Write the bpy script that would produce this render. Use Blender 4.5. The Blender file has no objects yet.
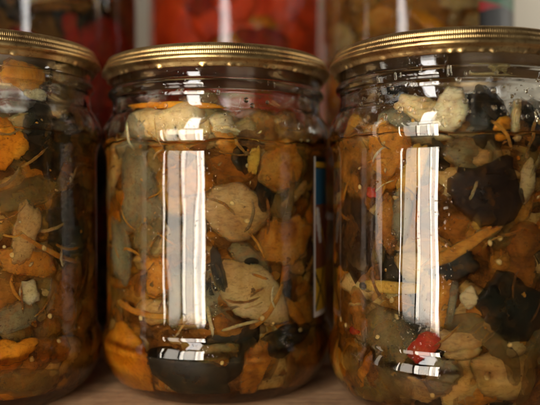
import bpy, bmesh, math, random
from mathutils import Vector, Matrix, noise

# ------------------------------------------------------------------ camera, world, light, exposure
scene = bpy.context.scene
COL = scene.collection
R = math.radians
ZC = 0.0850                       # camera height above the shelf

cam_d = bpy.data.cameras.new("camera")
cam = bpy.data.objects.new("camera", cam_d)
COL.objects.link(cam)
cam_d.sensor_width = 36.0
cam_d.lens = 36.0 * 700 / 540
cam_d.clip_start = 0.01
cam_d.clip_end = 20.0
cam.location = (0, 0, ZC)
cam.rotation_euler = (R(90 - 1.02), 0, 0)
cam_d.dof.use_dof = True
cam_d.dof.focus_distance = 0.258
cam_d.dof.aperture_fstop = 46.7 / 8.0
scene.camera = cam

world = bpy.data.worlds.new("World")
scene.world = world
world.use_nodes = True
bg = world.node_tree.nodes["Background"]
bg.inputs["Color"].default_value = (1.0, 0.84, 0.66, 1)
bg.inputs["Strength"].default_value = 0.03

def area(name, loc, target, sx, sy, radiance, color):
    l = bpy.data.lights.new(name, 'AREA')
    l.shape = 'RECTANGLE'
    l.size, l.size_y = sx, sy
    l.energy = radiance * math.pi * sx * sy
    l.color = color
    o = bpy.data.objects.new(name, l)
    COL.objects.link(o)
    o.location = loc
    d = Vector(target) - Vector(loc)
    d.z = 0                                    # lamps stand upright
    o.rotation_euler = d.to_track_quat('-Z', 'Y').to_euler()
    return o

JT = (-0.02, 0.27, 0.08)
WARM = (1.0, 0.90, 0.76)
ZL, HL = 0.068, 0.180
# the window front left: bright panes, a dimmer pane between, a narrow bright gap and a dim curtain side
area("window_light", (-0.182, 0.000, ZL), JT, 0.022, HL, 25, WARM)
area("window_light", (-0.1465, -0.012, ZL), JT, 0.046, HL, 15, WARM)
area("window_light", (-0.114, -0.019, ZL), JT, 0.012, HL, 33, WARM)
area("window_light", (-0.098, -0.022, ZL), JT, 0.019, HL, 19, WARM)
area("window_light", (-0.081, -0.025, ZL), JT, 0.016, HL, 37, WARM)
area("window_light", (-0.228, 0.033, ZL), JT, 0.068, HL, 9, WARM)
area("window_light", (-0.275, 0.070, ZL), JT, 0.007, HL, 34, WARM)
area("window_light", (-0.140, -0.010, 0.32), JT, 0.075, 0.28, 15, (1.0, 0.95, 0.90))
area("window_light", (-0.62, 0.18, 0.15), JT, 0.05, 0.45, 4, WARM)
area("window_light", (0.60, 0.30, 0.15), JT, 0.035, 0.45, 14, (1.0, 0.93, 0.85))
area("wall_fill_light", (0.44, 0.50, 0.28), (0.24, 0.64, 0.2), 0.08, 0.20, 11, (1.0, 0.95, 0.84))  # added lamp with no visible source, brightens the wall at the right

scene.view_settings.view_transform = 'Standard'
scene.view_settings.look = 'None'
scene.view_settings.exposure = 0.0
scene.view_settings.gamma = 1.0
scene.render.engine = 'CYCLES'
cy = scene.cycles
cy.use_denoising = True
try:
    cy.denoiser = 'OPENIMAGEDENOISE'
except Exception:
    pass
cy.max_bounces = 16
cy.transmission_bounces = 14
cy.glossy_bounces = 6
cy.diffuse_bounces = 4
cy.transparent_max_bounces = 16
cy.blur_glossy = 0.3
cy.sample_clamp_indirect = 12.0

# ------------------------------------------------------------------ node helpers
def mat(name):
    m = bpy.data.materials.new(name)
    m.use_nodes = True
    nt = m.node_tree
    return m, nt, nt.nodes["Principled BSDF"]

def N(nt, t, **kw):
    n = nt.nodes.new(t)
    for k, v in kw.items():
        setattr(n, k, v)
    return n

def noise_node(nt, coord, scale, detail=4, rough=0.55, dist=0.0):
    n = N(nt, "ShaderNodeTexNoise")
    n.inputs["Scale"].default_value = scale
    n.inputs["Detail"].default_value = detail
    n.inputs["Roughness"].default_value = rough
    n.inputs["Distortion"].default_value = dist
    nt.links.new(coord, n.inputs["Vector"])
    return n.outputs["Fac"]

def ramp(nt, fac, stops):
    r = N(nt, "ShaderNodeValToRGB")
    els = r.color_ramp.elements
    while len(els) < len(stops):
        els.new(0.5)
    for e, (p, c) in zip(els, stops):
        e.position = p
        e.color = (*c, 1) if len(c) == 3 else c
    nt.links.new(fac, r.inputs["Fac"])
    return r.outputs["Color"]

def mixc(nt, fac, a, b, mode='MIX'):
    m = N(nt, "ShaderNodeMix", data_type='RGBA', blend_type=mode)
    for sock, v in ((m.inputs[0], fac), (m.inputs[6], a), (m.inputs[7], b)):
        if hasattr(v, "links"):
            nt.links.new(v, sock)
        elif isinstance(v, (int, float)):
            sock.default_value = v
        else:
            sock.default_value = (*v, 1)
    return m.outputs[2]

def bump(nt, h, strength, dist, bsdf, prev=None):
    b = N(nt, "ShaderNodeBump")
    b.inputs["Strength"].default_value = strength
    b.inputs["Distance"].default_value = dist
    nt.links.new(h, b.inputs["Height"])
    if prev is not None:
        nt.links.new(prev, b.inputs["Normal"])
    nt.links.new(b.outputs["Normal"], bsdf.inputs["Normal"])
    return b.outputs["Normal"]

def coords(nt, offset=True, stretch=None):
    tc = N(nt, "ShaderNodeTexCoord")
    v = tc.outputs["Object"]
    if offset:
        oi = N(nt, "ShaderNodeObjectInfo")
        vm = N(nt, "ShaderNodeVectorMath", operation='ADD')
        nt.links.new(v, vm.inputs[0])
        nt.links.new(oi.outputs["Random"], vm.inputs[1])
        v = vm.outputs[0]
    if stretch:
        mp = N(nt, "ShaderNodeMapping")
        mp.inputs["Scale"].default_value = stretch
        nt.links.new(v, mp.inputs["Vector"])
        v = mp.outputs["Vector"]
    return v

def veg_material(name, stops, scale=130, speck=None, rough=0.4, sss=0.35, bump_s=0.5, streak=None, cling=0.0, body=1.0, rimthin=0.55):
    """wet cooked vegetable: mottled colour, fibres, small bumps"""
    m, nt, b = mat(name)
    v = coords(nt)
    f = noise_node(nt, v, scale, 5, 0.6, 0.6)
    c = ramp(nt, f, stops)
    if speck:
        f2 = noise_node(nt, v, scale * 6.5, 3, 0.6)
        k = ramp(nt, f2, [(0.60, (0, 0, 0)), (0.70, (1, 1, 1))])
        c = mixc(nt, k, c, speck)
    if streak:
        vs = coords(nt, True, streak)
        fs = noise_node(nt, vs, 260, 4, 0.6, 0.6)
        c = mixc(nt, ramp(nt, fs, [(0.38, (0, 0, 0)), (0.8, (0.42, 0.42, 0.42))]), c, mixc(nt, 0.55, c, (0.02, 0.012, 0.004)))
    ff = noise_node(nt, coords(nt, True, (0.35, 1, 1)), 900, 4, 0.7, 0.5)      # fine fibres and specks
    c = mixc(nt, ramp(nt, ff, [(0.36, (0.55,) * 3), (0.52, (0, 0, 0))]), c, mixc(nt, 0.7, c, (0.05, 0.02, 0.004)))
    fd = noise_node(nt, v, 620, 2, 0.5)
    c = mixc(nt, ramp(nt, fd, [(0.70, (0, 0, 0)), (0.76, (0.85,) * 3)]), c, (0.05, 0.018, 0.005))
    if cling:                                   # bits of carrot and browned onion mash sticking to the piece
        fc = noise_node(nt, v, 120, 5, 0.62, 1.4)
        k = ramp(nt, fc, [(0.48, (0, 0, 0)), (0.70, (cling,) * 3)])
        cc = ramp(nt, noise_node(nt, v, 330, 3, 0.6), [(0.3, (0.10, 0.03, 0.004)), (0.55, (0.34, 0.12, 0.012)), (0.8, (0.42, 0.22, 0.05))])
        c = mixc(nt, k, c, cc)
    nt.links.new(c, b.inputs["Base Color"])
    b.inputs["Roughness"].default_value = rough
    b.inputs["Specular IOR Level"].default_value = 0.10 if name.endswith("skin") else 0.22
    b.inputs["Subsurface Weight"].default_value = sss
    b.inputs["Subsurface Radius"].default_value = (1.0, 0.5, 0.22)
    b.inputs["Subsurface Scale"].default_value = 0.004
    at = N(nt, "ShaderNodeAttribute", attribute_name="thin")      # flesh is see-through where it is cut thin
    mr = N(nt, "ShaderNodeMapRange")
    mr.inputs["To Min"].default_value = body
    mr.inputs["To Max"].default_value = rimthin * body
    nt.links.new(at.outputs["Fac"], mr.inputs["Value"])
    nt.links.new(mr.outputs["Result"], b.inputs["Alpha"])
    h = noise_node(nt, coords(nt, True, (1, 0.55, 1)), scale * 3.6, 6, 0.7, 0.6)
    bump(nt, h, min(1.0, bump_s * 1.5), 0.0012, b)
    return m

VEG = {
 'onion':   veg_material("cooked_onion", [(0.28, (0.42, 0.26, 0.08)), (0.52, (0.62, 0.45, 0.20)), (0.75, (0.70, 0.56, 0.32))], 60, None, 0.3, 0.65, 0.18, (1, 1, 0.18), 0.30, body=0.78, rimthin=0.35),
 'tan':     veg_material("stewed_onion_flesh", [(0.28, (0.30, 0.15, 0.035)), (0.5, (0.54, 0.34, 0.12)), (0.75, (0.64, 0.46, 0.22))], 60, None, 0.33, 0.6, 0.22, (0.3, 0.3, 1), 0.4, body=0.76, rimthin=0.3),
 'grey':    veg_material("aubergine_flesh", [(0.28, (0.09, 0.085, 0.045)), (0.5, (0.20, 0.18, 0.095)), (0.75, (0.34, 0.29, 0.16))], 75, (0.12, 0.07, 0.02), 0.36, 0.6, 0.25, (1, 0.4, 0.25), 0.5, body=0.76, rimthin=0.3),
 'olive':   veg_material("aubergine_olive", [(0.3, (0.06, 0.045, 0.010)), (0.5, (0.18, 0.13, 0.035)), (0.75, (0.32, 0.23, 0.075))], 80, None, 0.36, 0.55, 0.3, (0.3, 1, 0.3), 0.5, body=0.68, rimthin=0.3),
 'skin':    veg_material("aubergine_skin", [(0.3, (0.004, 0.006, 0.004)), (0.6, (0.013, 0.016, 0.010)), (0.82, (0.06, 0.052, 0.022))], 70, None, 0.25, 0.0, 0.25, None, 0.14, body=0.97, rimthin=0.45),
 'purple':  veg_material("aubergine_purple_skin", [(0.3, (0.008, 0.005, 0.004)), (0.6, (0.020, 0.012, 0.008)), (0.85, (0.07, 0.040, 0.015))], 70, None, 0.28, 0.0, 0.25, None, 0.2, body=0.95, rimthin=0.45),
 'carrot':  veg_material("carrot_shreds", [(0.28, (0.30, 0.09, 0.006)), (0.5, (0.58, 0.23, 0.018)), (0.78, (0.68, 0.37, 0.07))], 110, None, 0.33, 0.5, 0.45, (1, 1, 0.3), 0.4, body=0.75, rimthin=0.35),
 'orange':  veg_material("orange_pepper", [(0.28, (0.46, 0.13, 0.004)), (0.55, (0.66, 0.25, 0.012)), (0.8, (0.72, 0.38, 0.05))], 60, None, 0.25, 0.5, 0.15, (1, 1, 0.2), 0.15, body=0.85, rimthin=0.5),
 'mash':    veg_material("vegetable_mash", [(0.26, (0.09, 0.035, 0.004)), (0.42, (0.28, 0.12, 0.014)), (0.58, (0.48, 0.24, 0.036)), (0.78, (0.56, 0.37, 0.12))], 95, None, 0.4, 0.45, 0.55, (1, 0.4, 0.4), body=0.75, rimthin=0.3),
 'rust':    veg_material("browned_mash", [(0.28, (0.07, 0.025, 0.004)), (0.5, (0.30, 0.11, 0.010)), (0.78, (0.52, 0.23, 0.035))], 100, None, 0.38, 0.45, 0.55, (0.4, 0.4, 1), body=0.75, rimthin=0.3),
 'yellow':  veg_material("yellow_pepper", [(0.28, (0.46, 0.22, 0.015)), (0.55, (0.62, 0.37, 0.05)), (0.8, (0.70, 0.52, 0.16))], 70, None, 0.28, 0.5, 0.25, (1, 1, 0.2), 0.2, body=0.8, rimthin=0.4),
 'pale':    veg_material("garlic_flesh", [(0.28, (0.48, 0.36, 0.16)), (0.55, (0.64, 0.54, 0.31)), (0.8, (0.72, 0.64, 0.44))], 90, None, 0.3, 0.6, 0.3, (1, 1, 0.3), 0.2, body=0.85, rimthin=0.5),
 'red':     veg_material("red_pepper", [(0.28, (0.20, 0.008, 0.003)), (0.55, (0.42, 0.018, 0.007)), (0.8, (0.52, 0.09, 0.02))], 130, (0.28, 0.05, 0.01), 0.28, 0.3, 0.5, (1, 1, 0.3), 0.4, body=0.92, rimthin=0.6),
 'seed':    veg_material("pepper_seed", [(0.28, (0.48, 0.28, 0.07)), (0.55, (0.66, 0.46, 0.17)), (0.8, (0.72, 0.57, 0.30))], 300, None, 0.4, 0.3, 0.3),
 'tomato':  veg_material("tomato_puree", [(0.28, (0.42, 0.025, 0.003)), (0.55, (0.72, 0.065, 0.008)), (0.8, (0.74, 0.13, 0.02))], 60, None, 0.4, 0.3, 0.4),
 'deep':    veg_material("shaded_mash", [(0.28, (0.03, 0.013, 0.003)), (0.5, (0.12, 0.052, 0.008)), (0.78, (0.28, 0.14, 0.028))], 170, (0.03, 0.012, 0.003), 0.45, 0.1, 1.0),  # mash colour darkened to paint the shade deep between the pieces
}

def liquid_material(name, color, density):
    m = bpy.data.materials.new(name)
    m.use_nodes = True
    nt = m.node_tree
    nt.nodes.clear()
    out = N(nt, "ShaderNodeOutputMaterial")
    t = N(nt, "ShaderNodeBsdfTransparent")
    a = N(nt, "ShaderNodeVolumeAbsorption")
    a.inputs["Color"].default_value = (*color, 1)
    a.inputs["Density"].default_value = density
    nt.links.new(t.outputs[0], out.inputs["Surface"])
    nt.links.new(a.outputs[0], out.inputs["Volume"])
    return m

def glass_material(name, smear=1.0):
    m, nt, b = mat(name)
    b.inputs["Base Color"].default_value = (0.985, 0.995, 0.985, 1)
    b.inputs["Transmission Weight"].default_value = 1.0
    b.inputs["IOR"].default_value = 1.47
    v = coords(nt)
    f = noise_node(nt, v, 55, 5, 0.65, 0.5)
    sm = ramp(nt, f, [(0.52, (0.006, 0.006, 0.006)), (0.76, (0.12 * smear,) * 3)])
    nt.links.new(sm, b.inputs["Roughness"])
    vs = coords(nt, True, (1, 1, 0.22))
    h1 = noise_node(nt, vs, 55, 2, 0.5)
    n1 = bump(nt, h1, 0.36, 0.0016, b)
    h2 = noise_node(nt, v, 900, 2, 0.5)
    pts = ramp(nt, h2, [(0.66, (0, 0, 0)), (0.78, (1, 1, 1))])
    bump(nt, pts, 0.14 * smear, 0.0006, b, n1)
    return m

GLASS = glass_material("jar_glass")
DROP, _nt, _b = mat("oil_drop")
_b.inputs["Transmission Weight"].default_value = 1.0
_b.inputs["IOR"].default_value = 1.40
_b.inputs["Base Color"].default_value = (1.0, 0.93, 0.76, 1)
_b.inputs["Roughness"].default_value = 0.02
SHADEDOIL = liquid_material("shaded_amber_oil", (0.83, 0.56, 0.10), 140)  # denser oil paints the left jar's shade into the liquid colour
AMBER = liquid_material("amber_oil", (0.89, 0.61, 0.09), 100)
TOMJUICE = liquid_material("tomato_juice", (0.9, 0.25, 0.12), 30)

def lid_material():
    m, nt, b = mat("gold_lacquered_tin")
    v = coords(nt)
    f = noise_node(nt, v, 60, 5, 0.6)
    c = ramp(nt, f, [(0.3, (0.34, 0.18, 0.085)), (0.48, (0.54, 0.36, 0.15)), (0.8, (0.66, 0.50, 0.24))])  # copper patches paint brownish reflections into the lacquer colour
    f2 = noise_node(nt, v, 700, 4, 0.7)
    c = mixc(nt, ramp(nt, f2, [(0.54, (0, 0, 0)), (0.72, (0.8,) * 3)]), c, (0.20, 0.08, 0.03))
    nt.links.new(c, b.inputs["Base Color"])
    b.inputs["Metallic"].default_value = 1.0
    nt.links.new(ramp(nt, f, [(0.3, (0.26,) * 3), (0.7, (0.46,) * 3)]), b.inputs["Roughness"])
    n1 = bump(nt, f2, 0.2, 0.0003, b)
    bump(nt, noise_node(nt, coords(nt, True, (1, 1, 12)), 90, 4, 0.7), 0.15, 0.0006, b, n1)
    return m
LID = lid_material()

def flat_mat(name, color, rough=0.5):
    m, nt, b = mat(name)
    v = coords(nt)
    f = noise_node(nt, v, 500, 4)
    c = mixc(nt, ramp(nt, f, [(0.3, (0, 0, 0)), (0.8, (0.35,) * 3)]), color, tuple(x * 0.7 for x in color))
    nt.links.new(c, b.inputs["Base Color"])
    b.inputs["Roughness"].default_value = rough
    return m
PAPER = flat_mat("paper_white", (0.75, 0.72, 0.66))
INK = {k: flat_mat("ink_" + k, c, 0.4) for k, c in {
    'blue': (0.02, 0.16, 0.30), 'yellow': (0.72, 0.46, 0.03), 'black': (0.015, 0.013, 0.012),
    'brown': (0.28, 0.08, 0.03), 'red': (0.60, 0.03, 0.03), 'green': (0.02, 0.25, 0.09), 'white': (0.78, 0.76, 0.72)}.items()}

# ------------------------------------------------------------------ mesh helpers
def link(name, bm, mats, parent=None, loc=(0, 0, 0), smooth=True):
    me = bpy.data.meshes.new(name)
    bm.normal_update()
    bm.to_mesh(me)
    bm.free()
    if smooth:
        me.polygons.foreach_set("use_smooth", [True] * len(me.polygons))
    for m in (mats if isinstance(mats, (list, tuple)) else [mats]):
        me.materials.append(m)
    o = bpy.data.objects.new(name, me)
    COL.objects.link(o)
    o.location = loc
    if parent:
        o.parent = parent
    return o

def tag(o, label=None, cat=None, group=None, kind=None):
    if label: o['label'] = label
    if cat: o['category'] = cat
    if group: o['group'] = group
    if kind: o['kind'] = kind
    return o

def smooth_profile(pts, n=4):
    """Catmull-Rom through (r, z) points"""
    out = []
    for i in range(len(pts) - 1):
        p0 = pts[max(i - 1, 0)]; p1 = pts[i]; p2 = pts[i + 1]; p3 = pts[min(i + 2, len(pts) - 1)]
        for k in range(n):
            t = k / n
            q = []
            for a in range(2):
                q.append(0.5 * (2 * p1[a] + (p2[a] - p0[a]) * t + (2 * p0[a] - 5 * p1[a] + 4 * p2[a] - p3[a]) * t * t
                                + (3 * p1[a] - p0[a] - 3 * p2[a] + p3[a]) * t ** 3))
            out.append((max(q[0], 0.0), q[1]))
    out.append(pts[-1])
    return out

def lathe(bm, prof, seg=96, fn=None, mi=0):
    """revolve (r,z) profile; r==0 ends become poles"""
    rings = []
    for j, (r, z) in enumerate(prof):
        if r < 1e-6:
            rings.append([bm.verts.new((0, 0, z))])
            continue
        ring = []
        for i in range(seg):
            a = 2 * math.pi * i / seg
            rr, zz = (r, z) if fn is None else fn(j, a, r, z)
            ring.append(bm.verts.new((rr * math.cos(a), rr * math.sin(a), zz)))
        rings.append(ring)
    for A, B in zip(rings, rings[1:]):
        if len(A) == 1 and len(B) == 1:
            continue
        for i in range(seg):
            k = (i + 1) % seg
            if len(A) == 1:
                f = bm.faces.new((A[0], B[k], B[i]))
            elif len(B) == 1:
                f = bm.faces.new((A[i], A[k], B[0]))
            else:
                f = bm.faces.new((A[i], A[k], B[k], B[i]))
            f.material_index = mi
    return rings

# ------------------------------------------------------------------ the setting
def wood_material():
    m, nt, b = mat("shelf_wood")
    v = coords(nt, False, (1.2, 9, 9))
    f = noise_node(nt, v, 22, 6, 0.6, 1.2)
    c = ramp(nt, f, [(0.25, (0.18, 0.10, 0.048)), (0.5, (0.30, 0.175, 0.088)), (0.8, (0.40, 0.25, 0.135))])
    v2 = coords(nt, False)
    f2 = noise_node(nt, v2, 160, 5, 0.7)
    c = mixc(nt, ramp(nt, f2, [(0.45, (0, 0, 0)), (0.75, (0.6,) * 3)]), c, (0.12, 0.055, 0.035))
    nt.links.new(c, b.inputs["Base Color"])
    b.inputs["Roughness"].default_value = 0.55
    bump(nt, f, 0.3, 0.0008, b)
    return m

bm = bmesh.new()
bmesh.ops.create_cube(bm, size=1.0)
bmesh.ops.scale(bm, vec=(1.5, 0.55, 0.025), verts=bm.verts)
bmesh.ops.bevel(bm, geom=bm.edges[:], offset=0.002, segments=2, affect='EDGES')
tag(link("shelf", bm, wood_material(), None, (0.1, 0.475, -0.0125), False), kind='structure')

def wall_material():
    m, nt, b = mat("plaster_wall")
    v = coords(nt, False)
    f = noise_node(nt, v, 9, 5, 0.6)
    c = ramp(nt, f, [(0.3, (0.62, 0.57, 0.47)), (0.7, (0.72, 0.67, 0.56))])
    nt.links.new(c, b.inputs["Base Color"])
    b.inputs["Roughness"].default_value = 0.8
    bump(nt, noise_node(nt, v, 120, 4), 0.2, 0.001, b)
    return m
bm = bmesh.new()
bmesh.ops.create_cube(bm, size=1.0)
bmesh.ops.scale(bm, vec=(2.4, 0.06, 1.6), verts=bm.verts)
tag(link("wall", bm, wall_material(), None, (0.2, 0.66, 0.4), False), kind='structure')

# ------------------------------------------------------------------ jars
#                 r        z      (outer glass, litre jar with recessed label panel)
OUTER = [(0.0, 0.0032), (0.020, 0.0030), (0.0325, 0.0022), (0.0350, 0.0004), (0.0370, 0.0),
         (0.0410, 0.0014), (0.0464, 0.0062), (0.0496, 0.0125), (0.0506, 0.0182), (0.0505, 0.0214), (0.0496, 0.0242),
         (0.0485, 0.0264), (0.0484, 0.0300), (0.0484, 0.045), (0.0484, 0.060), (0.0484, 0.075), (0.0484, 0.0900),
         (0.0485, 0.0955), (0.0492, 0.0982), (0.0501, 0.1005), (0.0504, 0.1040), (0.0498, 0.1075), (0.0482, 0.1108),
         (0.0466, 0.1132), (0.0459, 0.1160), (0.0458, 0.1185), (0.0463, 0.1197), (0.0474, 0.1209), (0.0476, 0.1222),
         (0.0468, 0.1236), (0.0460, 0.1246), (0.0460, 0.1285), (0.0460, 0.1310)]
ZS = 1.034
OUTER = [(r, z * ZS) for r, z in OUTER]
WALL = 0.0029

def outer_radius(z, extra=0.0):
    prof = OUTER[6:]
    z0 = z - (extra if z > 0.09 + extra else 0)
    if extra and 0.045 < z < 0.09 + extra:
        return 0.0484
    for (r1, z1), (r2, z2) in zip(prof, prof[1:]):
        if z1 <= z0 <= z2:
            return r1 + (r2 - r1) * (z0 - z1) / (z2 - z1)
    return prof[0][0] if z0 < prof[0][1] else prof[-1][0]

def jar_profiles(level, extra=0.0):
    pts = [(r, z + (extra if z > 0.085 else 0)) for r, z in OUTER]
    out = smooth_profile(pts, 4)
    top = pts[-1][1]
    inner = [(0.0452, top + 0.0006), (0.0438, top + 0.0004), (0.0430, top - 0.0006)]
    ins = [(r - WALL, z) for r, z in reversed(out) if level + 0.0034 < z < top - 0.002]
    inner += ins
    rl = outer_radius(level, extra) - WALL
    inner += [(rl, level + 0.0022), (rl - 0.0005, level + 0.0010), (rl - 0.0014, level + 0.0003), (rl - 0.003, level), (rl * 0.6, level), (0.0, level)]
    return out, inner

LIDP = [(0.0, 0.1338), (0.030, 0.1338), (0.0375, 0.1336), (0.0385, 0.1328), (0.0400, 0.1326), (0.0412, 0.1334), (0.0418, 0.1362),
        (0.0428, 0.1368), (0.0445, 0.1369), (0.0462, 0.1367),
        (0.0474, 0.1361), (0.0481, 0.1352), (0.0484, 0.1344),          # upper ribs 10-12
        (0.0481, 0.1341), (0.0486, 0.1338),                            # groove 13, 14
        (0.0492, 0.1333), (0.0494, 0.1326),                            # lower ribs 15, 16
        (0.0491, 0.1323), (0.0496, 0.1320), (0.0501, 0.1315), (0.0503, 0.1309), (0.0502, 0.1305),   # smooth bead
        (0.0497, 0.1301), (0.0490, 0.1297), (0.0485, 0.1292), (0.0483, 0.1288),    # tucked-under skirt
        (0.0480, 0.1284), (0.0478, 0.1280), (0.0475, 0.1277), (0.0471, 0.1278), (0.0466, 0.1290), (0.0466, 0.1312), (0.0450, 0.1322), (0.0, 0.1322)]
LIDP = [(r, z * ZS) for r, z in LIDP]

def lid_mesh(extra, seed):
    rnd = random.Random(seed)
    n_scal = 84
    amp = [rnd.choice([0.0, 0.0, 0.15, 0.4, 0.7, 1.0]) * rnd.uniform(0.6, 1.0) for _ in range(n_scal)]
    ribs = 400
    def fn(j, a, r, z):
        if 10 <= j <= 12 or 15 <= j <= 16:
            r += 0.00008 * math.cos(a * ribs)
        if 26 <= j <= 29:
            t = a / (2 * math.pi) * n_scal
            i = int(t) % n_scal
            w = 0.5 - 0.5 * math.cos(2 * math.pi * t)
            z -= 0.0006 * amp[i] * w
            r += 0.0004 * amp[i] * w
        r += 0.00012 * math.sin(3 * a + seed) if r > 0.03 else 0
        return r, z + 0.00025 * math.sin(2 * a + seed * 1.7)
    bm = bmesh.new()
    lathe(bm, [(r, z + extra) for r, z in LIDP], 1600, fn)
    bmesh.ops.recalc_face_normals(bm, faces=bm.faces)
    return bm

def make_jar(loc, level, extra, label, scale=(1, 1, 1), seed=1, cat="jar", group=None):
    root = bpy.data.objects.new("preserve_jar", None)
    COL.objects.link(root)
    root.location = loc
    root.scale = scale
    tag(root, label, cat, group)
    out, inner = jar_profiles(level, extra)
    bm = bmesh.new()
    no = len(out)
    def fn(j, a, r, z):                               # the oil's edge creeps up the glass unevenly
        if j >= no and abs(z - level) < 0.0045 and r > 0.03:
            k = 1 - abs(z - level) / 0.0045
            z += k * 0.0016 * (noise.noise(Vector((math.cos(a) * 2.2, math.sin(a) * 2.2, seed))) + 0.5 * noise.noise(Vector((math.cos(a) * 7, math.sin(a) * 7, seed))))
        return r, z
    lathe(bm, out + inner, 192, fn)
    bmesh.ops.recalc_face_normals(bm, faces=bm.faces)
    link("glass_body", bm, GLASS, root)
    link("lid", lid_mesh(extra, seed), LID, root)
    return root

def make_liquid(loc, level, extra, label, material, scale, cat):
    out, _ = jar_profiles(level, extra)
    pts = [(max(r - 0.0026, 0), max(z, 0) + (0.003 if z < 0.02 else 0)) for r, z in out if z < level - 0.0012]
    pts.append((pts[-1][0], level - 0.0006))
    pts.append((0.0, level - 0.0006))
    pts[0] = (0.0, pts[0][1])
    bm = bmesh.new()
    lathe(bm, pts, 96)
    bmesh.ops.recalc_face_normals(bm, faces=bm.faces)
    o = link("preserving_oil", bm, material, None, loc)
    o.scale = scale
    return tag(o, label, cat, kind='stuff')

# ------------------------------------------------------------------ vegetable pieces (cylindrical placing: angle, height, radius)
def place(p, th, z, rad, rot, tilt_u, tilt_v):
    """local (u, v, w) -> jar space, wrapped round the jar's axis"""
    u, v, w = p
    cu, su = math.cos(rot), math.sin(rot)
    u, v = u * cu - v * su, u * su + v * cu
    w = w + tilt_u * u + tilt_v * v
    rr = rad + w
    a = th + u / max(rad, 0.012)
    return Vector((rr * math.cos(a), rr * math.sin(a), z + v))

def add_slab(bm, w, h, t, th, z, rad, rot, seed, mi=0, tilt_u=0.0, tilt_v=0.0, rag=0.22, rough=0.12, curl=0.0, power=2.6, rings=7, seg=30, fold=0.0011, rim=None, layers=0.0):
    off = Vector((seed * 3.17, seed * 1.31, seed * 0.77))
    grid = {}
    thin = bm.verts.layers.float.get('thin') or bm.verts.layers.float.new('thin')
    for side in (1, -1):
        for j in range(rings + 1):
            s = j / rings
            if side == -1 and j == rings:
                continue
            for i in range(seg if j else 1):
                a = 2 * math.pi * i / seg
                ca, sa = math.cos(a), math.sin(a)
                k = (abs(ca) ** power + abs(sa) ** power) ** (-1 / power)
                k *= 1 + rag * 1.6 * noise.noise(off + Vector((ca * 1.1, sa * 1.1, 0))) + rag * 0.6 * noise.noise(off + Vector((ca * 3.3, sa * 3.3, 5))) + rag * 0.35 * noise.noise(off + Vector((ca * 9, sa * 9, 9)))
                u, v = 0.5 * w * k * s * ca, 0.5 * h * k * s * sa
                edge = max(0.0, 1 - s ** 3.0) ** 0.5
                lump = noise.noise(off * 2 + Vector((u, v, side * 0.003)) * 190) + 0.5 * noise.noise(off + Vector((u, v, 0)) * 480)
                ww = side * 0.5 * t * edge + rough * t * lump * (0.35 + 0.65 * edge)
                ww -= curl * (u * u) / max(w, 1e-4) + 0.6 * curl * (v * v) / max(h, 1e-4)
                ww += layers * math.sin(s * 19 + ca)
                ww += fold * 1.6 * noise.noise(off + Vector((u * 105, v * 105, 0))) + fold * 0.7 * noise.noise(off + Vector((u * 330, v * 120, 3)))
                vt = bm.verts.new(place((u, v, ww), th, z, rad, rot, tilt_u, tilt_v))
                vt[thin] = s ** 3
                grid[(side, j, i)] = vt
    def g(side, j, i):
        if j == 0: return grid[(side, 0, 0)]
        if j == rings: return grid[(1, rings, i % seg)]
        return grid[(side, j, i % seg)]
    for side in (1, -1):
        for j in range(rings):
            for i in range(seg):
                vs = [g(side, j, i), g(side, j + 1, i), g(side, j + 1, i + 1)] if j == 0 else [g(side, j, i), g(side, j + 1, i), g(side, j + 1, i + 1), g(side, j, i + 1)]
                if side == -1: vs.reverse()
                f = bm.faces.new(vs)
                f.material_index = rim if rim is not None and j >= rings - 1 and i < seg * 0.5 else mi

def add_shred(bm, length, wid, t, th, z, rad, rot, seed, mi=0, bend=0.0, tilt=0.0, n=14, seg=8, taper=0.15):
    rings = []
    thin = bm.verts.layers.float.get('thin') or bm.verts.layers.float.new('thin')
    off = Vector((seed * 2.3, seed * 0.7, 1.0))
    for j in range(n + 1):
        s = j / n - 0.5
        a = bend * s
        if abs(bend) > 1e-3:
            rr = length / bend
            cu, cv = rr * math.sin(a), rr * (1 - math.cos(a))
        else:
            cu, cv = length * s, 0
        cv += 0.25 * wid * noise.noise(off + Vector((s * 5, 0, 0)))
        e = max(0.05, 1 - (abs(s) * 2) ** 6) ** 0.5 * (1 - taper * (s + 0.5))
        e *= 1 + 0.3 * noise.noise(off + Vector((0, s * 6, 0)))
        ring = []
        for i in range(seg):
            b = 2 * math.pi * i / seg
            cb = math.cos(b)
            x = 0.5 * wid * e * math.copysign(abs(cb) ** 0.5, cb)
            w = 0.5 * t * math.copysign(abs(math.sin(b)) ** 0.5, math.sin(b)) + tilt * length * s
            vt = bm.verts.new(place((cu - x * math.sin(a), cv + x * math.cos(a), w), th, z, rad, rot, 0, 0))
            vt[thin] = 0.35 + 0.65 * (abs(s) * 2) ** 3
            ring.append(vt)
        rings.append(ring)
    fs = []
    for A, B in zip(rings, rings[1:]):
        for i in range(seg):
            k = (i + 1) % seg
            fs.append(bm.faces.new((A[i], A[k], B[k], B[i])))
    fs.append(bm.faces.new(rings[0])); fs.append(bm.faces.new(list(reversed(rings[-1]))))
    for f in fs: f.material_index = mi

def keep_inside(bm, extra=0.0, margin=0.0004):
    """nothing pushes through the glass"""
    for v in bm.verts:
        v.co.z = max(v.co.z, 0.0058 + margin)
        r = math.hypot(v.co.x, v.co.y)
        lim = outer_radius(v.co.z, extra) - WALL - margin
        if v.co.z < 0.018: lim = min(lim, 0.0389 - margin + (v.co.z - 0.006) * 0.55)
        if r > lim:
            v.co.x *= lim / r; v.co.y *= lim / r

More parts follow.
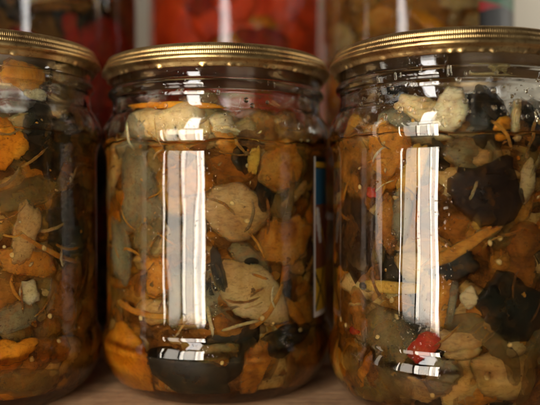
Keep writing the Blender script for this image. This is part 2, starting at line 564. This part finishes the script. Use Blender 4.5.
def finish(name, bm, m, jar, margin=0.0003):
    """own origin at the piece's centre, standing inside its jar"""
    keep_inside(bm, 0.0, margin)
    bmesh.ops.recalc_face_normals(bm, faces=bm.faces)
    c = Vector((0, 0, 0))
    for v in bm.verts: c += v.co
    c /= len(bm.verts)
    bmesh.ops.translate(bm, vec=-c, verts=bm.verts)
    o = link(name, bm, m, None, Vector(jar['loc']) + c * scale_of(jar))
    o.scale = scale_of(jar)
    return o

KEYS = ['mash', 'rust', 'tan', 'olive', 'grey', 'carrot', 'onion', 'skin', 'orange', 'pale', 'red', 'seed', 'tomato', 'deep', 'yellow']
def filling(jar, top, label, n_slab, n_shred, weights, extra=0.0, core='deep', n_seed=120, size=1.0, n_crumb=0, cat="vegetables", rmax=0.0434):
    """the uncountable chopped mass: a lumpy core with hundreds of scraps, shreds and seeds"""
    rnd = random.Random(jar['seed'])
    bm = bmesh.new()
    prof = [(0.0, 0.0065), (0.03, 0.0068), (0.036, 0.0085)]
    z = 0.012
    while z < top - 0.002:
        prof.append((min(outer_radius(z, extra) - 0.0075, rmax - 0.003), z))
        z += 0.003
    prof += [(0.035, top), (0.02, top + 0.001), (0.0, top)]
    sd = jar['seed'] * 7.7
    def fn(j, a, r, zz):
        p = Vector((math.cos(a) * r, math.sin(a) * r, zz))
        k = 0.0022 * noise.noise(p * 95 + Vector((sd, 0, 0))) + 0.0012 * noise.noise(p * 260 + Vector((0, sd, 0)))
        return r + k, zz + 0.6 * k
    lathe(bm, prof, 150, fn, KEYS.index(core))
    ks, ws = list(weights.keys()), list(weights.values())
    for i in range(n_slab):
        k = rnd.choices(ks, ws)[0]
        z = rnd.uniform(0.010, top - 0.001)
        w, h = rnd.uniform(0.008, 0.019) * size, rnd.uniform(0.006, 0.014) * size
        t = rnd.uniform(0.0014, 0.0030)
        rmx = min(outer_radius(z, extra) - 0.0034, rmax) - t * 0.6
        if z < 0.02: rmx -= (0.02 - z) * 0.35
        add_slab(bm, w, h, t, rnd.uniform(0, 2 * math.pi), z, rmx - rnd.random() ** 1.6 * 0.005, rnd.uniform(0, 3.14), rnd.random() * 90, KEYS.index(k),
                 rnd.uniform(-0.22, 0.22), rnd.uniform(-0.22, 0.22), rnd.uniform(0.10, 0.30), rnd.uniform(0.04, 0.14), rnd.uniform(-0.2, 0.6), rnd.uniform(1.7, 2.8), 7, 26, 0.0012,
                 KEYS.index('skin') if k in ('grey', 'olive') and rnd.random() < 0.3 else None, 0.00018 if k in ('onion', 'tan') else 0.0)
    for i in range(n_shred):
        k = rnd.choices(['carrot', 'rust', 'mash', 'onion', 'tan', 'olive'], [5, 2, 1.5, 2, 2, 1])[0]
        z = rnd.uniform(0.010, top - 0.002)
        t = rnd.uniform(0.0008, 0.0013)
        rmx = min(outer_radius(z, extra) - 0.0030, rmax) - t * 0.6
        if z < 0.02: rmx -= (0.02 - z) * 0.35
        add_shred(bm, rnd.uniform(0.008, 0.020) * size, rnd.uniform(0.0026, 0.0060), t, rnd.uniform(0, 2 * math.pi), z, rmx - rnd.random() ** 1.5 * 0.003,
                  rnd.gauss(0.2, 0.8), rnd.random() * 90, KEYS.index(k), rnd.uniform(-1.0, 1.0), rnd.uniform(-0.10, 0.10), 14, 8)
    keep_inside(bm, extra, 0.0019)
    for i in range(n_crumb):                      # thin scraps and threads lying against the glass, over the larger pieces
        z = rnd.uniform(0.032, top - 0.002)
        rd = outer_radius(z, extra) - WALL - 0.0007
        k = rnd.choices(['carrot', 'rust', 'mash', 'tan', 'onion', 'olive', 'pale'], [4, 4, 4, 3, 1.5, 1.5, 0.5])[0]
        if rnd.random() < 0.45:
            add_shred(bm, rnd.uniform(0.006, 0.016), rnd.uniform(0.0006, 0.0015), 0.0006, rnd.uniform(-math.pi, math.pi), z, rd, rnd.gauss(0.2, 1.0), rnd.random() * 90,
                      KEYS.index(k), rnd.uniform(-1.3, 1.3), rnd.uniform(-0.06, 0.06), 12, 8)
        else:
            q = rnd.uniform(0.0006, 0.0024)
            add_slab(bm, q, q * rnd.uniform(0.4, 1.0), rnd.uniform(0.0006, 0.0012), rnd.uniform(-math.pi, math.pi), z, rd, rnd.uniform(0, 3), rnd.random() * 90,
                     KEYS.index(k), 0, 0, 0.5, 0.3, 0, 2.0, 3, 14, 0.0004)
    for i in range(n_seed):
        z = rnd.uniform(0.012, top - 0.004)
        r = rnd.uniform(0.0010, 0.0021)
        rmx = min(outer_radius(z, extra) - 0.0032, rmax) - 0.0005
        if z < 0.02: rmx -= (0.02 - z) * 0.35
        add_slab(bm, r, r * rnd.uniform(0.7, 1), r * 0.6, rnd.uniform(0, 6.283), z, rmx - rnd.random() * 0.002, rnd.uniform(0, 3.14), rnd.random() * 90,
                 KEYS.index(rnd.choice(['seed', 'seed', 'pale', 'carrot'])), 0, 0, 0.1, 0.1, 0, 2.0, 3, 10)
    keep_inside(bm, extra)
    o = link("chopped_vegetables", bm, [VEG[k] for k in KEYS], None, jar['loc'])
    o.scale = scale_of(jar)
    return tag(o, label, cat, kind='stuff')

def droplets(jar, z0, z1, n, label, th0=-math.pi, th1=0.0, rmin=0.0003, rmax=0.0011, bias=1.0):
    """drops of oil clinging to the inside of the head space"""
    rnd = random.Random(jar['seed'] + 50)
    bm = bmesh.new()
    for i in range(n):
        z = rnd.uniform(z0, z1)
        r = rmin + (rmax - rmin) * rnd.random() ** 3
        th = th1 - (th1 - th0) * rnd.random() ** bias
        rad = outer_radius(z) - WALL - r * 0.35 - 0.00012
        c = Vector((rad * math.cos(th), rad * math.sin(th), z))
        mt = Matrix.Translation(c) @ Matrix.Rotation(th, 4, 'Z') @ Matrix.Diagonal((0.35, 1, rnd.uniform(0.9, 1.5), 1))
        bmesh.ops.create_icosphere(bm, subdivisions=2, radius=r, matrix=mt)
    o = link("oil_droplets", bm, DROP, None, jar['loc'])
    o.scale = scale_of(jar)
    return tag(o, label, "droplets", kind='stuff')

# ------------------------------------------------------------------ the jars
J1 = dict(loc=(-0.1215, 0.295, 0.0), scale=0.975, sz=1.045, seed=11, level=0.1050)
J2 = dict(loc=(-0.0237, 0.314, 0.0), scale=1.0, sz=1.0, seed=29, level=0.1038)
J3 = dict(loc=(0.0747, 0.288, 0.0), scale=1.0, sz=1.0, seed=37, level=0.1045)
B1 = dict(loc=(-0.1390, 0.430, 0.0), scale=1.16, sz=1.0, seed=5, extra=0.11)
B2 = dict(loc=(-0.0205, 0.472, 0.0), scale=1.24, sz=1.0, seed=6, extra=0.11)
B3 = dict(loc=(0.0850, 0.408, 0.0), scale=1.10, sz=1.0, seed=7, extra=0.11)
def scale_of(jar):
    return Vector((jar['scale'], jar['scale'], jar['scale'] * jar['sz']))

jar1 = make_jar(J1['loc'], J1['level'], 0, "shadowed left front jar of vegetable preserve with gold lid, cut by the picture edge", scale_of(J1), 1)
jar2 = make_jar(J2['loc'], J2['level'], 0, "middle front jar of vegetable preserve with gold lid and printed label on its right side", scale_of(J2), 2)
jar3 = make_jar(J3['loc'], J3['level'], 0, "right front jar of vegetable preserve with gold lid and droplets in its neck", scale_of(J3), 3)
jb1 = make_jar(B1['loc'], 0.195, B1['extra'], "tall blurred jar of dark preserve with red pieces behind the left jar", scale_of(B1), 4)
jb2 = make_jar(B2['loc'], 0.200, B2['extra'], "tall blurred jar of red tomato preserve behind the middle jar", scale_of(B2), 5)
jb3 = make_jar(B3['loc'], 0.200, B3['extra'], "tall blurred jar of orange and pale vegetables behind the right jar", scale_of(B3), 6)

make_liquid(J1['loc'], J1['level'], 0, "amber oil darkened to paint in shade around the vegetables in the left front jar", SHADEDOIL, scale_of(J1), "oil")
make_liquid(J2['loc'], J2['level'], 0, "amber oil around the vegetables in the middle front jar", AMBER, (1, 1, 1), "oil")
make_liquid(J3['loc'], J3['level'], 0, "amber oil around the vegetables in the right front jar", AMBER, (1, 1, 1), "oil")

W = dict(mash=4, rust=3.5, tan=3.2, olive=3.5, grey=2.6, carrot=3.5, onion=1.6, skin=1.8)
filling(J1, 0.1115, "chopped orange and brown vegetables packed in the left front jar", 300, 110, dict(W, skin=3), n_crumb=210, n_seed=60, size=1.6)
filling(J2, 0.1115, "chopped orange and tan vegetables packed in the middle front jar", 300, 120, dict(W, onion=2.4, tan=4), n_crumb=210, n_seed=60, size=1.6)
filling(J3, 0.1115, "chopped orange and dark vegetables packed in the right front jar", 300, 110, dict(W, skin=4), n_crumb=210, n_seed=70, size=1.6)
filling(B1, 0.19, "dark vegetables with red pieces in the tall jar behind the left jar", 200, 60, dict(skin=4, red=2.5, olive=2.5, rust=0.6), 0.11, 'deep', 20, 1.9)
filling(B2, 0.196, "red tomato preserve filling the tall jar behind the middle jar", 160, 0, dict(tomato=6, red=1.5, orange=1.2), 0.11, 'tomato', 0, 1.7)
filling(B3, 0.196, "orange and pale vegetables in the tall jar behind the right jar", 220, 90, dict(mash=2, tan=2, onion=3, skin=2, carrot=4, yellow=3, orange=2), 0.11, 'rust', 30, 1.5)

# ------------------------------------------------------------------ the pieces one can tell apart, pressed to the glass
#    jar, name, angle, height, radius, width, height, thickness, turn, material, label, extra
CHUNKS = [
    (J2, 'onion_slice', -2.018, 0.1113, 0.0425, 0.0336, 0.0135, 0.0035, 0.07, 'onion', "translucent pale onion slab rising above the oil at the middle jar's upper left", {}),
    (J2, 'carrot_strip', -1.999, 0.1177, 0.0415, 0.0415, 0.0036, 0.0025, -0.07, 'orange', 'orange carrot strip lying along the top of the pale onion slab in the middle jar', {}),
    (J2, 'garlic_clove', -1.449, 0.1096, 0.041, 0.0094, 0.0094, 0.0050, 0.17, 'pale', "whitish garlic clove half out of the oil at the middle jar's oil line", {}),
    (J2, 'stewed_tomato_piece', -0.918, 0.1083, 0.041, 0.0173, 0.0113, 0.0050, 0.00, 'rust', "shiny brown stewed tomato above the oil, right of the middle jar's garlic clove", {}),
    (J2, 'onion_scrap', -0.067, 0.1134, 0.0415, 0.0138, 0.0142, 0.0030, 0.00, 'tan', "narrow tan onion scrap above the oil at the middle jar's right edge", {}),
    (J2, 'aubergine_slice', -2.275, 0.0850, 0.0438, 0.0259, 0.0349, 0.0035, 0.09, 'grey', 'large bluish grey aubergine slice at the upper left of the middle jar', {}),
    (J2, 'onion_petal', -1.317, 0.0765, 0.0438, 0.0244, 0.0202, 0.0030, -0.14, 'tan', "wide tan onion petal with two seeds right of the middle jar's reflection", {'power': 2.1, 'curl': 0.5, 'rag': 0.14}),
    (J2, 'carrot_chunk', -0.862, 0.0950, 0.0438, 0.0216, 0.0191, 0.0040, 0.35, 'carrot', "orange brown carrot chunk under the oil line at the middle jar's upper right", {'rough': 0.4}),
    (J2, 'yellow_pepper_strip', -1.174, 0.0967, 0.0438, 0.0049, 0.0126, 0.0025, -0.14, 'yellow', 'small upright yellow pepper strip under the garlic clove in the middle jar', {}),
    (J2, 'aubergine_skin', -1.056, 0.0858, 0.0432, 0.0087, 0.0196, 0.0020, -0.35, 'skin', 'dark piece painting the shaded gap right of the wide tan onion petal in the middle jar', {}),  # added dark sheet standing in for the shade in a gap
    (J2, 'pale_onion_petal', -1.193, 0.0453, 0.0438, 0.0340, 0.0185, 0.0030, -0.66, 'onion', 'long pale onion petal slanting across the lower right of the middle jar', {'curl': 0.6, 'power': 2.2, 'rag': 0.16}),
    (J2, 'peppercorn', -1.198, 0.0571, 0.0446, 0.0061, 0.0035, 0.0030, -0.09, 'skin', 'black peppercorn above the long pale onion petal in the middle jar', {'power': 2.0, 'rag': 0.05}),
    (J2, 'pepper_mash_piece', -0.846, 0.0650, 0.0434, 0.0281, 0.0189, 0.0035, 0.26, 'carrot', 'ragged orange pepper piece right of the peppercorn in the middle jar', {'rough': 0.5}),
    (J2, 'aubergine_sliver', -2.540, 0.0612, 0.0438, 0.0180, 0.0282, 0.0030, 0.14, 'grey', 'narrow grey aubergine sliver at the far left edge of the middle jar', {}),
    (J2, 'olive_aubergine_cube', -2.161, 0.0669, 0.0434, 0.0141, 0.0175, 0.0035, -0.17, 'olive', 'olive green aubergine piece below the big grey slice in the middle jar', {}),
    (J2, 'orange_carrot_slice', -2.032, 0.0518, 0.0434, 0.0128, 0.0178, 0.0030, 0.17, 'carrot', 'upright orange carrot slice left of the bright reflection, mid height in the middle jar', {}),
    (J2, 'orange_pepper_wedge', -2.462, 0.0148, 0.0435, 0.0307, 0.0337, 0.0050, 0.38, 'orange', 'big smooth orange pepper wedge at the bottom left of the middle jar', {'power': 2.2, 'rag': 0.12}),
    (J2, 'aubergine_end', -1.778, 0.0137, 0.0432, 0.0379, 0.0157, 0.0050, -0.28, 'skin', 'big black aubergine end lying across the bottom of the middle jar', {'rag': 0.15}),
    (J2, 'aubergine_rind', -1.524, 0.0226, 0.0438, 0.0185, 0.0069, 0.0030, 0.00, 'olive', 'olive rind piece on top of the black aubergine end in the middle jar', {}),
    (J2, 'orange_pepper_strip', -1.155, 0.0162, 0.0434, 0.0125, 0.0215, 0.0035, -0.24, 'carrot', 'orange pepper strip at the bottom of the middle jar, right of the black aubergine end', {}),
    (J2, 'black_aubergine_fold', -0.825, 0.0255, 0.0436, 0.0257, 0.0108, 0.0040, 0.10, 'skin', 'folded black aubergine piece at the lower right of the middle jar', {}),
    (J2, 'browned_pepper_piece', -0.569, 0.0121, 0.043, 0.0246, 0.0224, 0.0035, 0.26, 'rust', 'browned pepper piece at the bottom right corner of the middle jar', {}),
    (J2, 'dark_aubergine_strip', -1.489, 0.0534, 0.0436, 0.0050, 0.0178, 0.0025, 0.14, 'skin', 'thin dark aubergine strip beside the bright reflection in the middle jar', {}),
    (J2, 'grey_aubergine_strip', -1.857, 0.0424, 0.0436, 0.0066, 0.0219, 0.0025, 0.07, 'grey', 'slim upright grey aubergine strip behind the bright reflection in the middle jar', {}),
    (J3, 'browned_onion_lump', -2.762, 0.0954, 0.0438, 0.0248, 0.0243, 0.0040, -0.17, 'rust', 'browned onion lump below the oil line at the left edge of the right jar', {'rough': 0.3}),
    (J3, 'carrot_lump', -2.361, 0.0989, 0.0438, 0.0177, 0.0181, 0.0040, 0.44, 'carrot', 'dark orange carrot lump between the brown lump and the yellow strip in the right jar', {'rough': 0.3}),
    (J3, 'yellow_pepper_strip', -2.132, 0.0914, 0.0438, 0.0090, 0.0204, 0.0030, -0.31, 'yellow', 'broad yellow pepper strip just left of the bright reflection in the right jar', {}),
    (J3, 'red_pepper_scrap', -2.493, 0.0839, 0.0446, 0.0052, 0.0041, 0.0020, 0.00, 'red', 'tiny red pepper scrap above the purple skin in the right jar', {}),
    (J3, 'purple_aubergine_sheet', -2.792, 0.0679, 0.0438, 0.0274, 0.0337, 0.0030, 0.10, 'purple', 'tall dark purple aubergine sheet at the left of the right jar', {}),
    (J3, 'brown_carrot_strip', -2.369, 0.0726, 0.0438, 0.0103, 0.0225, 0.0030, -0.10, 'rust', 'upright brown carrot strip right of the purple sheet in the right jar', {}),
    (J3, 'grey_aubergine_block', -2.217, 0.0757, 0.0434, 0.0078, 0.0232, 0.0030, 0.00, 'grey', 'grey aubergine block left of the bright reflection at mid height in the right jar', {}),
    (J3, 'garlic_clove', -1.841, 0.1126, 0.0415, 0.0113, 0.0184, 0.0050, -0.21, 'pale', 'large whitish garlic clove standing above the oil in the right jar', {}),
    (J3, 'onion_scrap', -2.141, 0.1146, 0.0415, 0.0190, 0.0080, 0.0040, -0.21, 'onion', 'pale onion scrap above the oil, left of the large garlic clove in the right jar', {}),
    (J3, 'black_aubergine_chunk', -1.524, 0.1104, 0.0405, 0.0141, 0.0221, 0.0050, 0.17, 'skin', 'large black aubergine chunk above the oil, right of the garlic clove in the right jar', {}),
    (J3, 'orange_pepper_scrap', -1.425, 0.1067, 0.0428, 0.0076, 0.0072, 0.0030, 0.35, 'orange', 'small orange pepper scrap on the black chunk above the oil in the right jar', {}),
    (J3, 'onion_sliver', -1.308, 0.1096, 0.0428, 0.0036, 0.0136, 0.0025, -0.10, 'onion', 'slim upright pale onion sliver between the two black chunks in the right jar', {}),
    (J3, 'aubergine_skin', -1.138, 0.1079, 0.0415, 0.0102, 0.0182, 0.0040, 0.07, 'skin', 'black aubergine skin above the oil at the right edge of the picture', {}),
    (J3, 'dark_aubergine_slab', -1.589, 0.0836, 0.0438, 0.0258, 0.0231, 0.0035, 0.09, 'purple', 'very dark aubergine slab under the oil line at the right of the right jar', {}),
    (J3, 'onion_scrap', -1.228, 0.0892, 0.0444, 0.0064, 0.0138, 0.0025, -0.14, 'onion', "upright pale onion scrap near the picture's right edge, below the oil line", {}),
    (J3, 'carrot_strip', -1.723, 0.0655, 0.044, 0.0295, 0.0046, 0.0030, 0.56, 'carrot', 'long orange carrot strip slanting up to the right across the right jar', {}),
    (J3, 'crumpled_aubergine_skin', -1.819, 0.0578, 0.044, 0.0161, 0.0091, 0.0030, 0.38, 'skin', 'crumpled black aubergine skin under the slanting carrot strip in the right jar', {'rough': 0.5}),
    (J3, 'yellow_pepper_piece', -1.636, 0.0739, 0.0446, 0.0035, 0.0063, 0.0025, -0.10, 'yellow', 'small upright yellow pepper piece in the middle of the right jar', {}),
    (J3, 'square_aubergine_chunk', -1.379, 0.0453, 0.0438, 0.0256, 0.0220, 0.0040, -0.14, 'skin', 'big square black aubergine chunk at the lower right of the right jar', {}),
    (J3, 'garlic_bit', -1.685, 0.0475, 0.0446, 0.0067, 0.0073, 0.0030, 0.17, 'pale', 'pale garlic bit left of the big square black chunk in the right jar', {}),
    (J3, 'pickled_shoot', -2.312, 0.0497, 0.0446, 0.0264, 0.0048, 0.0030, 0.03, 'yellow', 'pale yellow shoot lying level left of the bright reflection in the right jar', {'power': 3.5, 'rag': 0.12}),
    (J3, 'peppercorn', -2.588, 0.0488, 0.045, 0.0042, 0.0030, 0.0025, 0.00, 'skin', 'dark peppercorn at the left tip of the pale yellow shoot in the right jar', {'power': 2, 'rag': 0.05}),
    (J3, 'olive_onion_leaf', -2.303, 0.0281, 0.0434, 0.0203, 0.0341, 0.0030, 0.49, 'olive', 'large olive onion leaf at the lower left of the right jar', {}),
    (J3, 'red_pepper_piece', -2.027, 0.0295, 0.0446, 0.0079, 0.0143, 0.0035, -0.63, 'red', 'bright red pepper piece near the bottom of the right jar', {'power': 2.2, 'rag': 0.15}),
    (J3, 'red_pepper_fleck', -2.711, 0.0308, 0.0446, 0.0067, 0.0031, 0.0020, 0.00, 'red', 'small dull red pepper fleck at the lower left edge of the right jar', {}),
    (J3, 'mushroom_slice', -1.905, 0.0204, 0.0442, 0.0127, 0.0127, 0.0040, -0.17, 'grey', 'brownish grey mushroom slice under the red pepper piece in the right jar', {}),
    (J3, 'grey_aubergine_sliver', -1.818, 0.0459, 0.0446, 0.0028, 0.0147, 0.0020, -0.10, 'grey', 'thin grey aubergine sliver left of the pale garlic bit in the right jar', {}),
    (J3, 'orange_pepper_strip', -1.893, 0.0464, 0.0438, 0.0056, 0.0211, 0.0025, -0.17, 'carrot', 'upright orange pepper strip right of the bright reflection in the right jar', {}),
    (J3, 'browned_carrot_piece', -2.679, 0.0368, 0.0432, 0.0151, 0.0196, 0.0030, 0.21, 'rust', 'browned carrot piece at the left edge of the right jar, under the yellow shoot', {}),
    (J3, 'onion_wedge', -2.077, 0.0144, 0.0436, 0.0162, 0.0079, 0.0030, -0.14, 'tan', 'tan onion wedge at the very bottom of the right jar', {}),
    (J1, 'yellow_pepper_chunk', -0.973, 0.1001, 0.0438, 0.0140, 0.0183, 0.0040, -0.21, 'orange', 'bright yellow orange pepper chunk at the left picture edge, below the oil line', {}),
    (J1, 'fried_onion_piece', -0.836, 0.1251, 0.0415, 0.0173, 0.0102, 0.0040, -0.10, 'carrot', 'orange fried onion piece above the oil in the left jar', {}),
    (J1, 'garlic_chip', -0.722, 0.1197, 0.0425, 0.0096, 0.0056, 0.0030, -0.17, 'pale', 'pale pointed garlic chip under the orange onion piece in the left jar', {}),
    (J1, 'onion_swirl', -0.215, 0.1282, 0.041, 0.0302, 0.0232, 0.0030, 0.35, 'olive', 'dim olive onion swirl above the oil at the right of the left jar', {}),
    (J1, 'dark_aubergine_leaf', -0.617, 0.1022, 0.0438, 0.0204, 0.0261, 0.0035, -0.35, 'skin', 'dark green aubergine leaf right of the yellow pepper chunk in the left jar', {}),
    (J1, 'olive_aubergine_strip', -0.754, 0.0833, 0.0438, 0.0281, 0.0096, 0.0030, 0.31, 'olive', 'olive aubergine strip slanting across the upper half of the left jar', {}),
    (J1, 'black_aubergine_chunk', -0.342, 0.0716, 0.0438, 0.0282, 0.0247, 0.0040, 0.07, 'skin', 'square black aubergine chunk at mid height on the right of the left jar', {}),
    (J1, 'tan_onion_slice', -0.827, 0.0695, 0.0438, 0.0107, 0.0243, 0.0030, -0.21, 'tan', 'upright tan onion slice left of the black chunk in the left jar', {}),
    (J1, 'orange_mash_piece', -0.792, 0.0563, 0.0436, 0.0243, 0.0102, 0.0035, -0.17, 'carrot', 'ragged orange piece above the pale garlic lump in the left jar', {'rough': 0.4}),
    (J1, 'garlic_lump', -0.800, 0.0455, 0.0444, 0.0079, 0.0089, 0.0040, 0.00, 'pale', 'pale round garlic lump in the lower half of the left jar', {}),
    (J1, 'carrot_slice', -0.424, 0.0409, 0.0436, 0.0174, 0.0303, 0.0030, -0.45, 'rust', 'long browned carrot slice running down the lower right of the left jar', {}),
    (J1, 'grey_onion_piece', -0.916, 0.0368, 0.0436, 0.0174, 0.0100, 0.0030, 0.10, 'grey', 'grey onion piece below the garlic lump in the left jar', {}),
    (J1, 'tan_onion_wedge', -0.950, 0.0247, 0.0436, 0.0172, 0.0092, 0.0035, 0.17, 'orange', 'light orange pepper wedge near the bottom of the left jar', {}),
    (J1, 'brown_pepper_piece', -0.621, 0.0230, 0.043, 0.0159, 0.0119, 0.0030, 0.00, 'rust', 'brown pepper piece at the bottom of the left jar beside a seed', {}),
    (J1, 'aubergine_skin', -0.844, 0.0130, 0.0425, 0.0287, 0.0094, 0.0030, -0.14, 'olive', 'olive aubergine skin lying at the very bottom of the left jar', {}),
]
SEEDS = [
    (J2, 'middle', [(-1.371, 0.0800), (-1.243, 0.0730), (-1.457, 0.0188), (-2.596, 0.0995), (-0.689, 0.0280), (-1.108, 0.0350), (-2.204, 0.0343), (-1.607, 0.0343)]),
    (J3, 'right', [(-1.539, 0.0667), (-1.469, 0.0601), (-2.838, 0.0320), (-2.942, 0.0335), (-2.423, 0.0308), (-2.292, 0.0451), (-1.964, 0.0131), (-2.631, 0.0861), (-1.378, 0.0311), (-1.564, 0.0204)]),
    (J1, 'left', [(-0.797, 0.0207), (-0.618, 0.0358), (-0.535, 0.0252), (-0.950, 0.0599), (-0.673, 0.0617)]),
]
CATS = {'aubergine': 'aubergine', 'onion': 'onion', 'carrot': 'carrot', 'garlic': 'garlic', 'pepper': 'pepper', 'peppercorn': 'peppercorn',
        'tomato': 'tomato', 'mushroom': 'mushroom', 'shoot': 'shoot', 'mash': 'pepper'}
for idx, (jar, name, th, z, rad, w, h, t, rot, m, label, ex) in enumerate(CHUNKS):
    ex = dict(ex)
    bm = bmesh.new()
    if 'petal' in name:
        w, h = w * 1.2, h * 1.15
        ex.update(power=1.5, curl=0.08, layers=0.0004, rag=0.12)
    if rad > 0.043: rad += 0.0006
    ex['curl'] = min(ex.get('curl', 0.06), 0.08)
    ex.setdefault('rag', 0.26)
    big = max(w, h) > 0.012
    mats = [VEG[m], VEG['skin']]
    if m in ('onion', 'tan'): ex.setdefault('layers', 0.0002)
    if m in ('grey', 'olive') and big and idx % 3 == 0: ex.setdefault('rim', 1)
    ex.setdefault('rough', 0.07)
    add_slab(bm, w, h, t, th, z, rad, rot, idx * 1.37 + 3, 0, rings=10 if big else 6, seg=44 if big else 20, **ex)
    o = finish(name, bm, mats, jar, 0.0003 if max(w, h) < 0.006 else 0.0005 if m == 'red' else 0.0008 + 0.00011 * (idx % 6))
    word = next((q for q in name.split('_') if q in CATS), 'onion')
    tag(o, label, CATS[word])
for jar, where, spots in SEEDS:
    for k, (th, z) in enumerate(spots):
        rnd = random.Random(k + jar['seed'])
        bm = bmesh.new()
        d = rnd.uniform(0.0018, 0.0025)
        add_slab(bm, d, d * rnd.uniform(0.75, 1), 0.0011, th, z, 0.0449, rnd.uniform(0, 3), k * 3.3 + 1, 0, rag=0.12, power=2.0, rings=5, seg=18)
        tag(finish("pepper_seed", bm, VEG['seed'], jar), "small pale yellow pepper seed pressed against the glass of the %s jar" % where, "seed", "pepper seeds in the %s front jar" % where)
# curved onion layers round the mushroom slice in the right jar, and single shreds
SHREDS = [(J3, 'onion_layer', -1.70, 0.0330, 0.032, 0.0085, 0.35, 1.9, 'tan', "inner curved onion layer arching over the mushroom slice in the right jar"),
          (J3, 'onion_layer', -1.50, 0.0330, 0.036, 0.0090, -0.75, -1.6, 'olive', "outer curved onion layer right of the mushroom slice in the right jar"),
          (J2, 'carrot_shred', -2.23, 0.0362, 0.030, 0.0030, -0.12, 0.4, 'carrot', "level orange carrot shred at the lower left of the middle jar"),
          (J2, 'carrot_shred', -1.01, 0.0385, 0.024, 0.0028, 0.9, 0.9, 'carrot', "slanting carrot shred under the long pale onion petal in the middle jar"),
          (J2, 'onion_shred', -0.80, 0.0790, 0.030, 0.0034, 1.3, 0.8, 'olive', "upright olive onion shred near the printed label in the middle jar"),
          (J1, 'carrot_shred', -0.60, 0.0600, 0.034, 0.0022, -0.45, 0.5, 'carrot', "thin carrot shred slanting below the black chunk in the left jar")]
for k, (jar, name, th, z, L, wd, rot, bend, m, label) in enumerate(SHREDS):
    bm = bmesh.new()
    add_shred(bm, L, wd, 0.0014, th, z, 0.0440, rot, k * 5.1, 0, bend, 0, 26, 10, 0.3)
    tag(finish(name, bm, VEG[m], jar), label, name.split('_')[0])

# ------------------------------------------------------------------ printed labels stuck on the glass
def paper_label(parent, th0, th1, z0, z1, rad, paint, name, label):
    keys = ['white', 'blue', 'yellow', 'black', 'brown', 'red', 'green']
    bm = bmesh.new()
    nu, nv = 110, 120
    g = [[bm.verts.new((rad * math.cos(th0 + (th1 - th0) * i / nu), rad * math.sin(th0 + (th1 - th0) * i / nu), z0 + (z1 - z0) * j / nv)) for i in range(nu + 1)] for j in range(nv + 1)]
    for j in range(nv):
        for i in range(nu):
            f = bm.faces.new((g[j][i], g[j][i + 1], g[j + 1][i + 1], g[j + 1][i]))
            f.material_index = keys.index(paint((i + 0.5) / nu, (j + 0.5) / nv))
    bmesh.ops.solidify(bm, geom=bm.faces[:], thickness=0.00008)
    o = link(name, bm, [INK[k] for k in keys], parent)
    o['label'] = label
    return o

def paint_front(u, v):
    if u < 0.015 or u > 0.98: return 'white'
    if v > 0.965: return 'black'
    if v > 0.935: return 'yellow'
    if v > 0.70:
        return 'blue' if v < 0.925 else 'black'
    c = (u - 0.02) * 3
    if 0.46 < v < 0.68 and abs(c - 0.06 - 0.55 * (0.68 - v)) < 0.05 + 0.25 * (v - 0.46) * (0.68 - v) * 10: return 'white'
    if v > 0.30: return 'brown' if abs(v - 0.66 + c * 0.5) > 0.02 else 'yellow'
    if abs(v - 0.27 + 0.5 * c) < 0.018 or abs(v - 0.05 - 0.6 * c) < 0.018: return 'black'
    if v > 0.03: return 'yellow'
    return 'white'
paper_label(jar2, R(-30.5), R(70), 0.0320, 0.0990, 0.0486, paint_front, "printed_label", "blue and yellow printed paper label with white edge")

def paint_back(u, v):
    if v > 0.97: return 'white'
    if v > 0.47:
        e = ((u - 0.055) / 0.045) ** 2 + ((v - 0.66) / 0.11) ** 2
        return 'white' if 0.45 < e < 1.0 else 'green'
    if v > 0.33 + u: return 'red'
    return 'black'
paper_label(jb3, R(-66), R(80), 0.148, 0.185, 0.0486, paint_back, "printed_label", "green, red and black printed paper label")

droplets(J1, 0.110, 0.126, 60, "small oil droplets inside the neck of the left front jar")
droplets(J2, 0.107, 0.127, 90, "small oil droplets inside the neck of the middle front jar")
droplets(J3, 0.107, 0.127, 330, "small oil droplets inside the neck of the right front jar", -math.pi, -0.35, bias=2.2)

# red pieces pressed to the glass of the tall jar at the back left
for k, (th, z, w, h, label) in enumerate([(-0.62, 0.128, 0.030, 0.052, "large red pepper piece low at the right side of the back left jar"),
                                          (-1.20, 0.170, 0.020, 0.014, "small red pepper piece high in the back left jar")]):
    bm = bmesh.new()
    add_slab(bm, w, h, 0.004, th, z, 0.0434, 0.1 * k, 40 + k, 0, rings=9, seg=36, curl=0.1)
    c = Vector((0, 0, 0))
    for v in bm.verts: c += v.co
    c /= len(bm.verts)
    bmesh.ops.translate(bm, vec=-c, verts=bm.verts)
    bmesh.ops.recalc_face_normals(bm, faces=bm.faces)
    o = link("pepper_piece", bm, VEG['red'], None, Vector(B1['loc']) + c * B1['scale'])
    o.scale = scale_of(B1)
    tag(o, label, "pepper")

# a smear of yellow oil left inside the right jar's neck
OIL, _nt, _b = mat("yellow_oil")
_b.inputs["Base Color"].default_value = (0.95, 0.82, 0.42, 1)
_b.inputs["Transmission Weight"].default_value = 0.92
_b.inputs["IOR"].default_value = 1.35
_b.inputs["Roughness"].default_value = 0.2
bm = bmesh.new()
for k, (th, z, L, wd) in enumerate([(-1.52, 0.1283, 0.0150, 0.0011), (-1.50, 0.1262, 0.0170, 0.0009), (-1.45, 0.1272, 0.0080, 0.0012)]):
    add_shred(bm, L, wd, 0.0005, th, z, 0.0428, 0.03 * (k - 1), k * 2.2 + 4, 0, 0.12, 0, 24, 8, 0.2)
tag(finish("oil_smear", bm, OIL, J3), "streaky yellow oil smear inside the neck of the right front jar", "oil")
